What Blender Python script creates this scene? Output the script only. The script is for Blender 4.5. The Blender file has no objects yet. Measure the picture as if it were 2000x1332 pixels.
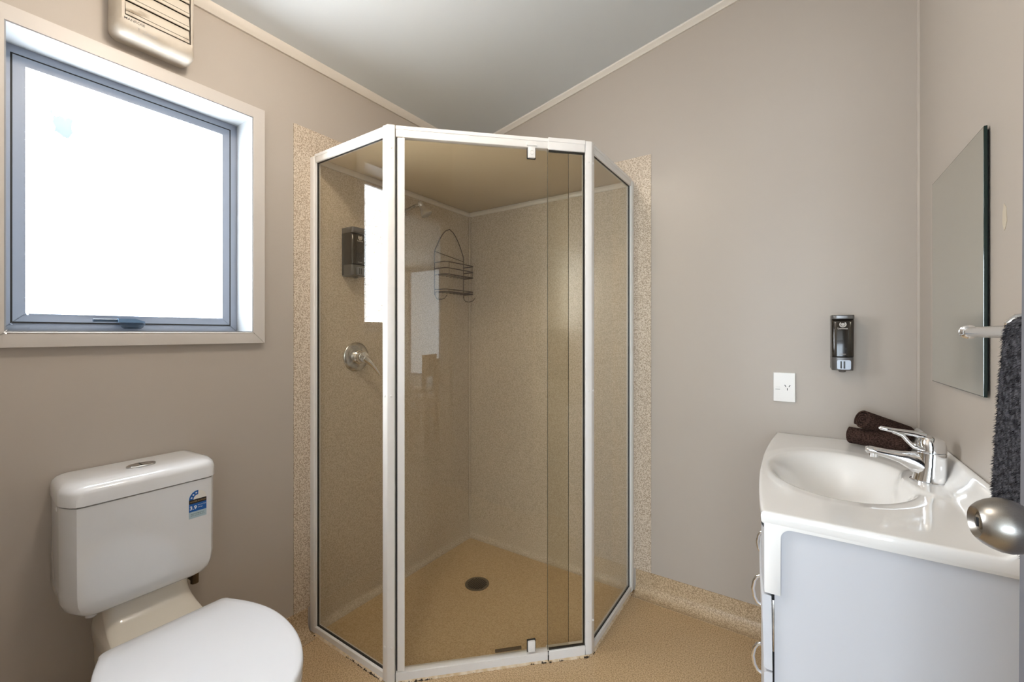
import bpy, bmesh, math, random
from mathutils import Vector, Matrix
C = bpy.context.scene.collection
S = bpy.context.scene
PI = math.pi
random.seed(4)

# ------------------------------------------------------------------ camera, world, lights, exposure
cam_d = bpy.data.cameras.new('camera')
cam = bpy.data.objects.new('camera', cam_d); C.objects.link(cam)
cam.location = (1.599, -1.937, 1.17)
cam.rotation_euler = (PI / 2, 0, math.radians(33.896))
cam_d.sensor_width = 36.0
cam_d.lens = 838.9 / 2000 * 36
cam_d.shift_y = -15.3 / 2000
cam_d.clip_start = 0.02
S.camera = cam

S.view_settings.view_transform = 'Standard'
S.view_settings.look = 'None'
S.view_settings.exposure = 0.44
S.view_settings.gamma = 1.0
S.view_settings.use_curve_mapping = False

W = bpy.data.worlds.new('sky'); S.world = W; W.use_nodes = True
bg = W.node_tree.nodes['Background']
bg.inputs[0].default_value = (0.75, 0.87, 1.0, 1); bg.inputs[1].default_value = 1.0

WINDOW_GLOW = 18.0          # frosted panes full of daylight
ROOM_GLOW = 7.0            # the bright glazed wall of the next room
LAMP_GLOW = 57.0            # opal globe of the bathroom lamp


def area(name, loc, rot, sx, sy, power, col):
    d = bpy.data.lights.new(name, 'AREA'); d.shape = 'RECTANGLE'; d.size = sx; d.size_y = sy
    d.energy = power; d.color = col
    o = bpy.data.objects.new(name, d); C.objects.link(o); o.location = loc; o.rotation_euler = rot
    return o


# ------------------------------------------------------------------ materials
def mat(name, col, rough=0.5, metal=0.0, spec=0.5, coat=0.0, emis=None, es=0.0):
    m = bpy.data.materials.new(name); m.use_nodes = True
    b = m.node_tree.nodes['Principled BSDF']
    b.inputs['Base Color'].default_value = (*col, 1)
    b.inputs['Roughness'].default_value = rough
    b.inputs['Metallic'].default_value = metal
    b.inputs['Specular IOR Level'].default_value = spec
    b.inputs['Coat Weight'].default_value = coat
    b.inputs['Coat Roughness'].default_value = 0.05
    if emis:
        b.inputs['Emission Color'].default_value = (*emis, 1); b.inputs['Emission Strength'].default_value = es
    return m


def sr(r, g, b):
    f = lambda c: (c / 255 / 12.92) if c / 255 <= 0.04045 else ((c / 255 + 0.055) / 1.055) ** 2.4
    return (f(r), f(g), f(b))


def grain(m, c1, c2, scale, detail=2, bump=0.0, bscale=None, lo=0.35, hi=0.65, c3=None, stretch=None):
    """noise between two or three colours plus fine relief, in object space"""
    nt = m.node_tree; n = nt.nodes; b = n['Principled BSDF']
    tc = n.new('ShaderNodeTexCoord'); src = tc.outputs['Object']
    if stretch:
        mp = n.new('ShaderNodeMapping'); mp.inputs['Scale'].default_value = stretch
        nt.links.new(src, mp.inputs[0]); src = mp.outputs[0]
    no = n.new('ShaderNodeTexNoise'); no.inputs['Scale'].default_value = scale; no.inputs['Detail'].default_value = detail
    nt.links.new(src, no.inputs['Vector'])
    cr = n.new('ShaderNodeValToRGB')
    cr.color_ramp.elements[0].position = lo; cr.color_ramp.elements[0].color = (*c1, 1)
    cr.color_ramp.elements[1].position = hi; cr.color_ramp.elements[1].color = (*c2, 1)
    if c3:
        e = cr.color_ramp.elements.new((lo + hi) / 2); e.color = (*c3, 1)
    nt.links.new(no.outputs['Fac'], cr.inputs[0]); nt.links.new(cr.outputs[0], b.inputs['Base Color'])
    if bump:
        n2 = n.new('ShaderNodeTexNoise'); n2.inputs['Scale'].default_value = bscale or scale; n2.inputs['Detail'].default_value = 3
        nt.links.new(src, n2.inputs['Vector'])
        bp = n.new('ShaderNodeBump'); bp.inputs['Strength'].default_value = bump; bp.inputs['Distance'].default_value = 0.002
        nt.links.new(n2.outputs['Fac'], bp.inputs['Height']); nt.links.new(bp.outputs[0], b.inputs['Normal'])
    return m


WALLC = sr(185, 176, 166)
M = {}
M['wall'] = grain(mat('wall paint', WALLC, 0.42, spec=0.35), [c * 0.995 for c in WALLC], [c * 1.005 for c in WALLC], 6, 2, 0.04, 300)
M['ceiling'] = mat('ceiling paint', sr(218, 224, 228), 0.6)
M['white_trim'] = mat('white gloss paint', sr(226, 220, 211), 0.35)
M['cream_trim'] = mat('off white window trim', sr(208, 202, 196), 0.38)
M['vinyl_wall'] = grain(mat('speckled wall vinyl', (0.5, 0.4, 0.3), 0.4), sr(168, 149, 127), sr(222, 209, 192), 235, 1, 0.03, 235, 0.36, 0.64, sr(203, 187, 166))
M['vinyl_skirt'] = grain(mat('speckled skirting vinyl', (0.5, 0.4, 0.3), 0.4), sr(158, 134, 104), sr(210, 188, 156), 235, 1, 0.03, 235, 0.36, 0.64, sr(191, 166, 133))
M['vinyl_floor'] = grain(mat('speckled floor vinyl', (0.5, 0.4, 0.3), 0.38), sr(168, 138, 100), sr(214, 187, 148), 235, 1, 0.03, 235, 0.36, 0.64, sr(200, 171, 131))
M['liner'] = grain(mat('shower liner', (0.5, 0.4, 0.3), 0.22), sr(189, 176, 157), sr(218, 206, 190), 235, 1, 0.02, 235, 0.34, 0.66, sr(206, 193, 175))
M['roof_sheet'] = mat('cream shower roof sheet', sr(222, 208, 184), 0.3)
_nt = M['roof_sheet'].node_tree; _mx = _nt.nodes.new('ShaderNodeMixShader'); _mx.inputs[0].default_value = 0.55     # milky plastic lets lamp light through
_tl = _nt.nodes.new('ShaderNodeBsdfTranslucent'); _tl.inputs[0].default_value = (*sr(236, 228, 212), 1)
_nt.links.new(_nt.nodes['Principled BSDF'].outputs[0], _mx.inputs[1]); _nt.links.new(_tl.outputs[0], _mx.inputs[2])
_nt.links.new(_mx.outputs[0], _nt.nodes['Material Output'].inputs[0])
M['tray'] = grain(mat('shower floor vinyl', (0.5, 0.4, 0.3), 0.35), sr(196, 168, 130), sr(222, 198, 160), 235, 1, 0.03, 235, 0.34, 0.66, sr(212, 186, 147))
M['alu_white'] = grain(mat('white powder coated aluminium', (0.8, 0.78, 0.75), 0.3), sr(238, 235, 231), sr(240, 237, 233), 30, 2)
M['alu_blue'] = mat('anodised window aluminium', sr(146, 154, 168), 0.4, 0.1)
M['black_rubber'] = mat('black rubber', (0.012, 0.011, 0.010), 0.6)
M['mould'] = grain(mat('mouldy sealant', (0.02, 0.015, 0.01), 0.7), (0.012, 0.009, 0.006), (0.10, 0.06, 0.03), 160, 3)
M['silicone'] = grain(mat('aged white sealant', (0.6, 0.5, 0.4), 0.5), sr(205, 178, 138), sr(228, 212, 188), 60, 3)
M['porcelain'] = mat('white porcelain plastic', sr(226, 227, 229), 0.12, coat=0.5)
M['pan'] = mat('cream vitreous china', sr(228, 221, 208), 0.1, coat=0.6)
M['seat'] = mat('white toilet seat plastic', sr(228, 230, 235), 0.16, coat=0.3)
M['marble'] = mat('white moulded vanity top', sr(249, 248, 246), 0.1, coat=0.6)
M['cabinet'] = mat('white cabinet laminate', sr(211, 213, 219), 0.35)
M['chrome'] = mat('chrome', (0.86, 0.87, 0.89), 0.07, 1.0)
M['satin'] = mat('satin chrome', (0.72, 0.72, 0.72), 0.28, 0.75)
M['dull_chrome'] = grain(mat('water marked chrome', (0.6, 0.6, 0.6), 0.22, 1.0), (0.42, 0.41, 0.4), (0.72, 0.71, 0.7), 40, 4)
M['steel'] = grain(mat('brushed steel', (0.5, 0.47, 0.43), 0.3, 1.0), (0.33, 0.31, 0.285), (0.42, 0.40, 0.37), 300, 2, 0.04, 500, stretch=(1, 30, 30))
M['wire'] = mat('tarnished wire', (0.16, 0.13, 0.11), 0.35, 0.8)
M['bronze_dark'] = mat('dark brass', (0.10, 0.07, 0.04), 0.4, 0.7)
M['smoke'] = mat('smoked dispenser plastic', (0.018, 0.014, 0.010), 0.16, coat=0.4)
M['grey_plastic'] = mat('grey metallic plastic', (0.17, 0.165, 0.16), 0.28, 0.6)
M['dark_grey'] = mat('dark grey plastic', (0.06, 0.06, 0.058), 0.3, 0.4)
M['silver_button'] = mat('silver push button', (0.30, 0.31, 0.33), 0.35, 0.9)
M['print_grey'] = mat('pale grey print', (0.52, 0.49, 0.45), 0.5)
M['black_print'] = mat('black print', (0.012, 0.012, 0.014), 0.5)
M['fan_plastic'] = grain(mat('yellowed white fan plastic', (0.7, 0.65, 0.58), 0.4), sr(190, 180, 165), sr(204, 196, 184), 14, 4)
M['fan_slat'] = grain(mat('grimy louvre plastic', (0.7, 0.65, 0.58), 0.5), sr(140, 124, 102), sr(202, 193, 178), 22, 5, lo=0.28, hi=0.42, stretch=(1, 0.5, 1.6))
M['fan_dark'] = mat('dark fan inside', (0.010, 0.007, 0.005), 0.8)
M['navy'] = mat('dark blue grey latch plastic', (0.022, 0.040, 0.065), 0.35)
M['navy_light'] = mat('lighter latch plastic', (0.09, 0.15, 0.23), 0.35)
M['sticker_blue'] = mat('blue sticker print', sr(12, 88, 165), 0.35)
M['sticker_black'] = mat('black sticker print', sr(22, 20, 22), 0.35)
M['sticker_pale'] = mat('pale blue sticker paper', sr(172, 194, 202), 0.4)
M['sticker_white'] = mat('white sticker print', sr(232, 236, 240), 0.4)
M['sticker_gold'] = mat('gold sticker print', sr(186, 150, 96), 0.4)
M['socket'] = mat('white socket plastic', sr(232, 229, 224), 0.22)
M['towel_brown'] = grain(mat('brown terry cloth', (0.05, 0.03, 0.025), 0.95, spec=0.1), sr(38, 27, 24), sr(80, 61, 54), 260, 3, 0.9, 420)
M['towel_grey'] = grain(mat('charcoal shaggy cloth', (0.03, 0.03, 0.033), 0.95, spec=0.1), sr(38, 38, 42), sr(92, 92, 98), 120, 2)
M['mirror'] = mat('mirror silver', (0.70, 0.71, 0.66), 0.012, 1.0)
M['mirror_edge'] = mat('dark green mirror edge', (0.006, 0.022, 0.020), 0.15)
M['mirror_back'] = mat('mirror backing', (0.012, 0.012, 0.012), 0.6)
M['door'] = mat('dark grey door paint', sr(112, 112, 120), 0.45)
M['drain'] = mat('dark drain slots', (0.01, 0.009, 0.007), 0.6)
M['drain_metal'] = mat('dull drain metal', (0.20, 0.17, 0.13), 0.4, 0.7)
M['glue'] = mat('old glue patch', sr(204, 193, 174), 0.5)
M['wood'] = grain(mat('tan wood', (0.4, 0.25, 0.14), 0.4), sr(150, 112, 76), sr(190, 152, 112), 12, 3, stretch=(1, 1, 8))
M['lamp_lens'] = mat('opal lamp lens', (0.9, 0.9, 0.88), 0.4, emis=(1.0, 0.87, 0.73), es=LAMP_GLOW)
M['next_wall'] = mat('pale wall of the next room', sr(228, 226, 222), 0.6)
M['carpet'] = grain(mat('brown carpet', (0.3, 0.24, 0.18), 0.95), sr(160, 146, 128), sr(180, 166, 146), 200, 2)


def glass_mat(name, tint, f0=0.021):
    m = bpy.data.materials.new(name); m.use_nodes = True
    nt = m.node_tree; n = nt.nodes; n.clear()
    out = n.new('ShaderNodeOutputMaterial'); mix = n.new('ShaderNodeMixShader')
    tr = n.new('ShaderNodeBsdfTransparent'); tr.inputs[0].default_value = (*tint, 1)
    gl = n.new('ShaderNodeBsdfGlossy'); gl.inputs['Roughness'].default_value = 0.012
    gl.inputs['Color'].default_value = (0.95, 0.96, 0.97, 1)
    lw = n.new('ShaderNodeLayerWeight'); lw.inputs[0].default_value = 0.5
    p = n.new('ShaderNodeMath'); p.operation = 'POWER'; p.inputs[1].default_value = 5
    ma = n.new('ShaderNodeMath'); ma.operation = 'MULTIPLY_ADD'; ma.inputs[1].default_value = 1 - f0; ma.inputs[2].default_value = f0
    nt.links.new(lw.outputs['Facing'], p.inputs[0]); nt.links.new(p.outputs[0], ma.inputs[0])
    nt.links.new(ma.outputs[0], mix.inputs[0]); nt.links.new(tr.outputs[0], mix.inputs[1]); nt.links.new(gl.outputs[0], mix.inputs[2])
    nt.links.new(mix.outputs[0], out.inputs[0])
    return m


M['glass'] = glass_mat('bronze tinted glass', (0.935, 0.92, 0.88))


def lit_pane(name, col, strength, mottled):
    """frosted pane full of daylight: pebbled surface whose grains pass more or less light"""
    m = mat(name, (0.75, 0.8, 0.85), 0.35); nt = m.node_tree; n = nt.nodes; b = n['Principled BSDF']
    tc = n.new('ShaderNodeTexCoord')
    a = n.new('ShaderNodeTexNoise'); a.inputs['Scale'].default_value = 150; a.inputs['Detail'].default_value = 3
    nt.links.new(tc.outputs['Object'], a.inputs['Vector'])
    cr = n.new('ShaderNodeValToRGB')
    cr.color_ramp.elements[0].position = 0.30; cr.color_ramp.elements[0].color = (*[c * (1 - mottled) for c in col], 1)
    cr.color_ramp.elements[1].position = 0.44; cr.color_ramp.elements[1].color = (*col, 1)
    nt.links.new(a.outputs['Fac'], cr.inputs[0]); nt.links.new(cr.outputs[0], b.inputs['Emission Color'])
    b.inputs['Emission Strength'].default_value = strength
    bp = n.new('ShaderNodeBump'); bp.inputs['Strength'].default_value = 0.4; bp.inputs['Distance'].default_value = 0.002
    nt.links.new(a.outputs['Fac'], bp.inputs['Height']); nt.links.new(bp.outputs[0], b.inputs['Normal'])
    return m


M['frosted'] = lit_pane('frosted glass in daylight', (0.90, 0.955, 1.0), WINDOW_GLOW, 0.93)
M['bare_glass'] = mat('bare patch of glass', (0.2, 0.22, 0.25), 0.3, emis=(0.28, 0.42, 0.52), es=1.0)
M['bright_window'] = mat('glazing in daylight', (0.8, 0.85, 0.9), 0.3, emis=(0.76, 0.88, 1.0), es=ROOM_GLOW)


# ------------------------------------------------------------------ mesh helpers
class MB:
    def __init__(s, T=None):
        s.bm = bmesh.new(); s.T = T

    def v(s, p):
        p = Vector(p)
        if s.T is not None: p = s.T(p)
        return s.bm.verts.new(p)

    def face(s, vs):
        try: return s.bm.faces.new(vs)
        except ValueError: return None

    def rings(s, rings, cap=True, close=False):
        R = [[s.v(p) for p in r] for r in rings]
        n = len(R[0]); k = len(R)
        for i in range(k if close else k - 1):
            a, b = R[i], R[(i + 1) % k]
            for j in range(n): s.face([a[j], a[(j + 1) % n], b[(j + 1) % n], b[j]])
        if cap and not close:
            s.face(R[0][::-1]); s.face(R[-1])
        return s

    def box(s, a, b, bev=0.0, seg=2):
        x0, y0, z0 = a; x1, y1, z1 = b
        P = [(x0, y0, z0), (x1, y0, z0), (x1, y1, z0), (x0, y1, z0), (x0, y0, z1), (x1, y0, z1), (x1, y1, z1), (x0, y1, z1)]
        V = [s.v(p) for p in P]
        F = [s.face([V[i] for i in f]) for f in ((0, 3, 2, 1), (4, 5, 6, 7), (0, 1, 5, 4), (1, 2, 6, 5), (2, 3, 7, 6), (3, 0, 4, 7))]
        if bev:
            es = list({e for f in F for e in f.edges})
            bmesh.ops.bevel(s.bm, geom=es, offset=bev, segments=seg, affect='EDGES', profile=0.5)
        return s

    def bar(s, p0, p1, w, h, bev=0.0, up=(0, 0, 1), off=(0, 0)):
        """rectangular bar from p0 to p1, w across, h along 'up'; off shifts it across / up"""
        p0, p1 = Vector(p0), Vector(p1); d = (p1 - p0).normalized(); up = Vector(up)
        a = d.cross(up).normalized(); u = a.cross(d)
        R = []
        for p in (p0, p1):
            R.append([p + a * (off[0] + i * w / 2) + u * (off[1] + j * h / 2) for i, j in ((-1, -1), (1, -1), (1, 1), (-1, 1))])
        n0 = len(s.bm.faces)
        s.rings(R)
        if bev:
            s.bm.faces.ensure_lookup_table()
            es = list({e for f in s.bm.faces[n0:] for e in f.edges})
            bmesh.ops.bevel(s.bm, geom=es, offset=bev, segments=2, affect='EDGES', profile=0.5)
        return s

    def tube(s, path, r, n=10, closed=False, flat=1.0):
        P = [Vector(p) for p in path]; k = len(P)
        rad = r if isinstance(r, (list, tuple)) else [r] * k
        prev = None; R = []
        for i in range(k):
            if closed: t = P[(i + 1) % k] - P[i - 1]
            else: t = P[min(i + 1, k - 1)] - P[max(i - 1, 0)]
            t.normalize()
            if prev is None:
                q = Vector((0, 0, 1)) if abs(t.z) < 0.9 else Vector((1, 0, 0))
                nx = (q - t * q.dot(t)).normalized()
            else:
                nx = (prev - t * prev.dot(t)).normalized()
            prev = nx; b = t.cross(nx)
            R.append([P[i] + (nx * math.cos(2 * PI * j / n) * flat + b * math.sin(2 * PI * j / n)) * rad[i] for j in range(n)])
        return s.rings(R, cap=not closed, close=closed)

    def lathe(s, prof, o, axis, n=32):
        """prof: (distance along axis, radius)"""
        o = Vector(o); ax = Vector(axis).normalized()
        q = Vector((0, 0, 1)) if abs(ax.z) < 0.9 else Vector((1, 0, 0))
        a = (q - ax * q.dot(ax)).normalized(); b = ax.cross(a)
        return s.rings([[o + ax * t + (a * math.cos(2 * PI * j / n) + b * math.sin(2 * PI * j / n)) * max(r, 1e-5) for j in range(n)] for t, r in prof])

    def prism(s, poly, d, bev=0.0):
        d = Vector(d); n0 = len(s.bm.faces)
        s.rings([[Vector(p) for p in poly], [Vector(p) + d for p in poly]])
        if bev:
            s.bm.faces.ensure_lookup_table()
            es = list({e for f in s.bm.faces[n0:] for e in f.edges})
            bmesh.ops.bevel(s.bm, geom=es, offset=bev, segments=2, affect='EDGES', profile=0.5)
        return s

    def build(s, name, m, parent=None, angle=40, label=None):
        bmesh.ops.recalc_face_normals(s.bm, faces=s.bm.faces[:])
        me = bpy.data.meshes.new(name)
        off = root_loc(parent) if parent is not None else Vector((0, 0, 0))
        if off.length: bmesh.ops.translate(s.bm, verts=s.bm.verts[:], vec=-off)
        s.bm.to_mesh(me); s.bm.free()
        me.materials.append(M[m] if isinstance(m, str) else m)
        me.shade_smooth(); me.set_sharp_from_angle(angle=math.radians(angle))
        o = bpy.data.objects.new(name, me); C.objects.link(o)
        if parent is not None: o.parent = parent
        if label: o['label'] = label
        return o


def root_loc(o):
    v = Vector((0, 0, 0))
    while o is not None:
        v = v + o.location; o = o.parent
    return v


def thing(name, label, cat, loc, group=None):
    o = bpy.data.objects.new(name, None); C.objects.link(o); o.location = loc; o.empty_display_size = 0.05
    o['label'] = label; o['category'] = cat
    if group: o['group'] = group
    return o


def tag(o, label, cat, group=None):
    o['label'] = label; o['category'] = cat
    if group: o['group'] = group
    return o


def struct(o, label=None):
    o['kind'] = 'structure'
    if label: o['label'] = label
    return o


def text(name, body, size, m, parent, fn, depth=0.0004, bold=0.0, label=None):
    """flat lettering; fn maps (right, up) on the carrying surface to a world point"""
    cu = bpy.data.curves.new(name, 'FONT'); cu.body = body; cu.size = size; cu.offset = bold; cu.resolution_u = 3
    ob = bpy.data.objects.new(name, cu); C.objects.link(ob)
    dg = bpy.context.evaluated_depsgraph_get()
    me = bpy.data.meshes.new_from_object(ob.evaluated_get(dg))
    bpy.data.objects.remove(ob); bpy.data.curves.remove(cu)
    off = root_loc(parent)
    for v in me.vertices: v.co = Vector(fn(v.co.x, v.co.y)) - off
    me.name = name; me.materials.clear(); me.materials.append(M[m])
    o = bpy.data.objects.new(name, me); C.objects.link(o); o.parent = parent
    if label: o['label'] = label
    return o


def rrect(u0, u1, v0, v1, r, n=5):
    """rounded rectangle outline as (u, v)"""
    out = []
    for cu_, cv_, a0 in ((u1 - r, v0 + r, -PI / 2), (u1 - r, v1 - r, 0), (u0 + r, v1 - r, PI / 2), (u0 + r, v0 + r, PI)):
        for i in range(n + 1):
            a = a0 + PI / 2 * i / n; out.append((cu_ + r * math.cos(a), cv_ + r * math.sin(a)))
    return out


def arc(c, r, a0, a1, n, f):
    return [f(c[0] + r * math.cos(a0 + (a1 - a0) * i / n), c[1] + r * math.sin(a0 + (a1 - a0) * i / n)) for i in range(n + 1)]


# ------------------------------------------------------------------ room shell
RW = 1.926            # right wall plane
FY = -2.06            # front wall, inner face
CZ = lambda x: 2.235 + 0.209 * x      # raked ceiling
TH = 0.16
WY0, WY1, WZ0, WZ1 = -1.76, -1.20, 1.175, 1.92      # window opening in the left wall

floor = struct(MB().box((-TH, FY - 0.1, -0.1), (RW + TH, TH, 0.0)).build('floor', 'vinyl_floor'), 'tan speckled vinyl floor')

m = MB()                                             # left wall with its window hole
for (y0, y1, z0, z1) in ((FY - 0.1, TH, 0, WZ0), (FY - 0.1, TH, WZ1, 2.235), (FY - 0.1, WY0, WZ0, WZ1), (WY1, TH, WZ0, WZ1)):
    m.box((-TH, y0, z0), (0, y1, z1))
wall_left = struct(m.build('wall_left', 'wall'), 'beige painted wall with the frosted window')
m = MB(); m.prism([(0, 0, 0), (RW, 0, 0), (RW, 0, CZ(RW)), (0, 0, CZ(0))], (0, TH, 0))
wall_back = struct(m.build('wall_back', 'wall'), 'beige painted wall rising with the sloped ceiling')
m = MB().box((RW, FY - 0.1, 0), (RW + TH, TH, CZ(RW)))
wall_right = struct(m.build('wall_right', 'wall'), 'beige painted wall behind the vanity')
m = MB()                                             # front wall with the doorway
DX0, DX1, DZ = 1.10, 1.90, 2.0
m.box((0, FY - 0.1, 0), (DX0, FY, 2.235)).box((DX1, FY - 0.1, 0), (RW, FY, 2.0))
m.prism([(0, FY, 2.0 + .235), (DX0, FY, 2.235), (DX0, FY, DZ), (RW, FY, DZ), (RW, FY, CZ(RW)), (0, FY, CZ(0))], (0, -0.1, 0))
struct(m.build('wall_front', 'wall'), 'beige wall with the doorway')
m = MB(); m.prism([(-TH, FY - 0.1, CZ(-TH)), (RW + TH, FY - 0.1, CZ(RW + TH)), (RW + TH, FY - 0.1, CZ(RW + TH) + 0.1), (-TH, FY - 0.1, CZ(-TH) + 0.1)], (0, -FY + 0.1 + TH, 0))
struct(m.build('ceiling', 'ceiling'), 'pale grey sloped ceiling')
# scotia beads where walls meet the ceiling, corner bead at the right
m = MB(); b = 0.024
m.prism([(0.0, FY, CZ(0)), (b, FY, CZ(b)), (b, FY, CZ(b) - 0.008), (0.014, FY, CZ(0) - 0.016), (0.008, FY, CZ(0) - b), (0, FY, CZ(0) - b)], (0, -FY, 0))
struct(m.build('trim_1', 'white_trim'), 'white bead along the ceiling above the window wall')
m = MB()
R = []
for x in (0.0, RW):
    z = CZ(x); R.append([(x, 0, z), (x, -b, z), (x, -b, z - 0.008), (x, -0.014, z - 0.016), (x, -0.008, z - b), (x, 0, z - b)])
m.rings(R); struct(m.build('trim_2', 'white_trim'), 'white bead sloping up the back wall')
m = MB(); m.prism([(RW, 0, 0.79), (RW - 0.007, 0, 0.79), (RW - 0.005, -0.005, 0.79), (RW, -0.007, 0.79)], (0, 0, CZ(RW) - 0.79))
struct(m.build('trim_3', 'wall'))

# coved vinyl skirting
def cove(name, p, d, length, out, h=0.10, r=0.045):
    """skirting along direction d from p, wall behind, 'out' into the room"""
    p, d, out = Vector(p), Vector(d), Vector(out); t = 0.003
    prof = [(0, 0)] + [(0, h), (t, h)] + [(t + r - r * math.cos(a), r - r * math.sin(a)) for a in [PI / 2 * i / 7 for i in range(8)]] + [(t + r + 0.01, 0.0015), (t + r + 0.01, 0)]
    mm = MB(); mm.rings([[p + d * s + out * u + Vector((0, 0, z)) for u, z in prof] for s in (0, length)])
    return mm.build(name, 'vinyl_skirt')
struct(cove('baseboard_back', (0.978, 0, 0), (1, 0, 0), RW - 0.978, (0, -1, 0)), 'coved speckled vinyl skirting')
struct(cove('baseboard_left', (0, FY, 0), (0, 1, 0), -0.99 - FY, (1, 0, 0)), 'coved speckled vinyl skirting')
# vinyl flashing strips that show beside the shower
MB().box((0, -1.046, 0.1003), (0.003, -0.80, 1.968)).build('vinyl_strip', 'vinyl_wall', wall_left)
MB().box((0.82, -0.003, 0.1003), (1.046, 0, 1.968)).build('vinyl_strip', 'vinyl_wall', wall_back)
# old glue marks on the right wall
for (y, z, a, h) in ((-0.72, 1.395, 0.012, 0.026), (-0.735, 1.10, 0.010, 0.012)):
    mm = MB(); pts = [(RW - 0.0008, y + a * math.cos(t) * random.uniform(0.75, 1.1), z + h * math.sin(t) * random.uniform(0.75, 1.1)) for t in [2 * PI * i / 14 for i in range(14)]]
    mm.prism(pts, (0.0007, 0, 0)); mm.build('glue_patch', 'glue', wall_right)

# ------------------------------------------------------------------ window
win = bpy.data.objects.new('window_1', None); C.objects.link(win); win.location = (0, -1.48, 1.175); struct(win, 'frosted awning window in a white timber surround')

def frame_ring(mm, x0, x1, y0, y1, z0, z1, w, bev=0.0015):
    """four mitred bars, w wide inward"""
    o = [(y0, z0), (y1, z0), (y1, z1), (y0, z1)]; i = [(y0 + w, z0 + w), (y1 - w, z0 + w), (y1 - w, z1 - w), (y0 + w, z1 - w)]
    for k in range(4):
        q = [o[k], o[(k + 1) % 4], i[(k + 1) % 4], i[k]]
        mm.prism([(x0, a, c) for a, c in q], (x1 - x0, 0, 0), bev)
    return mm
frame_ring(MB(), 0.0, 0.019, WY0 - 0.04, WY1 + 0.04, WZ0 - 0.04, WZ1 + 0.04, 0.038).build('architrave', 'cream_trim', win)
m = MB()
m.box((-0.125, WY0 - 0.012, WZ0 - 0.012), (0.017, WY1 + 0.012, WZ0 + 0.001)).box((-0.125, WY0 - 0.012, WZ1 - 0.001), (0.017, WY1 + 0.012, WZ1 + 0.012))
m.box((-0.125, WY0 - 0.012, WZ0), (0.017, WY0 + 0.001, WZ1)).box((-0.125, WY1 - 0.001, WZ0), (0.017, WY1 + 0.012, WZ1))
m.build('reveal', mat('window reveal paint', sr(150, 153, 156), 0.4), win)
of = frame_ring(MB(), -0.125, -0.098, WY0, WY1, WZ0, WZ1, 0.021).build('outer_frame', 'alu_blue', win)
frame_ring(MB(), -0.124, -0.0985, WY0 + 0.0205, WY1 - 0.0205, WZ0 + 0.0205, WZ1 - 0.0205, 0.0055, 0).build('gasket', 'black_rubber', of)
sash = frame_ring(MB(), -0.125, -0.0975, WY0 + 0.0250, WY1 - 0.0250, WZ0 + 0.0250, WZ1 - 0.0250, 0.0228).build('sash', 'alu_blue', win)
MB().box((-0.116, WY0 + 0.044, WZ0 + 0.044), (-0.110, WY1 - 0.044, WZ1 - 0.044)).build('pane', 'frosted', sash)
m = MB()                                             # scraped bare patch in the film
pa = [(0, 12), (8, 14), (14, 10), (20, 11), (24, 14), (30, 8), (38, 11), (36, 30), (38, 40), (30, 55), (20, 54), (12, 48), (4, 46), (6, 38), (1, 26), (3, 20), (-3, 6), (-1, 1), (2, 8)]
m.prism([(-0.1095, -1.6625 + 0.00108 * u, 1.7865 - 0.00128 * w_) for u, w_ in pa], (0.0004, 0, 0))
m.build('bare_patch', 'bare_glass', sash)
latch = MB(); 
latch.rings([[(-0.088 + 0.022 * sz * 0.5 * (1 + math.cos(a)) , -1.499 + 0.027 * sy * math.sin(a), z) for a in [2 * PI * i / 18 for i in range(18)]] for z, sy, sz in ((1.183, 0.75, 0.8), (1.188, 0.95, 1), (1.194, 1, 1), (1.1945, 1.12, 1.1), (1.201, 1.12, 1.1), (1.202, 1.0, 1.0))])
lt = latch.build('latch', 'navy', win)
m = MB(); m.rings([[(-0.09 + 0.030, y, 1.2015 - 0.0), (-0.09 + 0.006, y, 1.2015), (-0.09 + 0.006, y, z1), (-0.09 + 0.030, y, z1)] for y, z1 in ((-1.535, 1.2125), (-1.497, 1.2135), (-1.474, 1.205))])
m.build('latch_cap', 'navy_light', lt)  # cap in a lighter blue than the latch
MB().bar((-0.072, -1.588, 1.2065), (-0.072, -1.53, 1.2070), 0.010, 0.0085, 0.0015).build('latch_lever', 'navy', lt)

# ------------------------------------------------------------------ lights of the place
lamp = thing('ceiling_light', 'opal globe lamp hanging from the sloped ceiling of the bathroom', 'lamp', (0.79, -1.44, CZ(0.79)))
lz = lamp.location
MB().lathe([(-0.02, 0.0), (-0.02, 0.06), (0.03, 0.06), (0.045, 0.03), (0.05, 0.009), (0.115, 0.009), (0.12, 0.036), (0.132, 0.04), (0.132, 0.0)], lz, (0, 0, -1), 32).build('stem', 'white_trim', lamp)
MB().lathe([(0.195 - 0.075 * math.cos(PI * (0.17 + 0.83 * i / 18)), 0.075 * math.sin(PI * (0.17 + 0.83 * i / 18))) for i in range(19)], lz, (0, 0, -1), 32).build('globe', 'lamp_lens', lamp)

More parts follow.
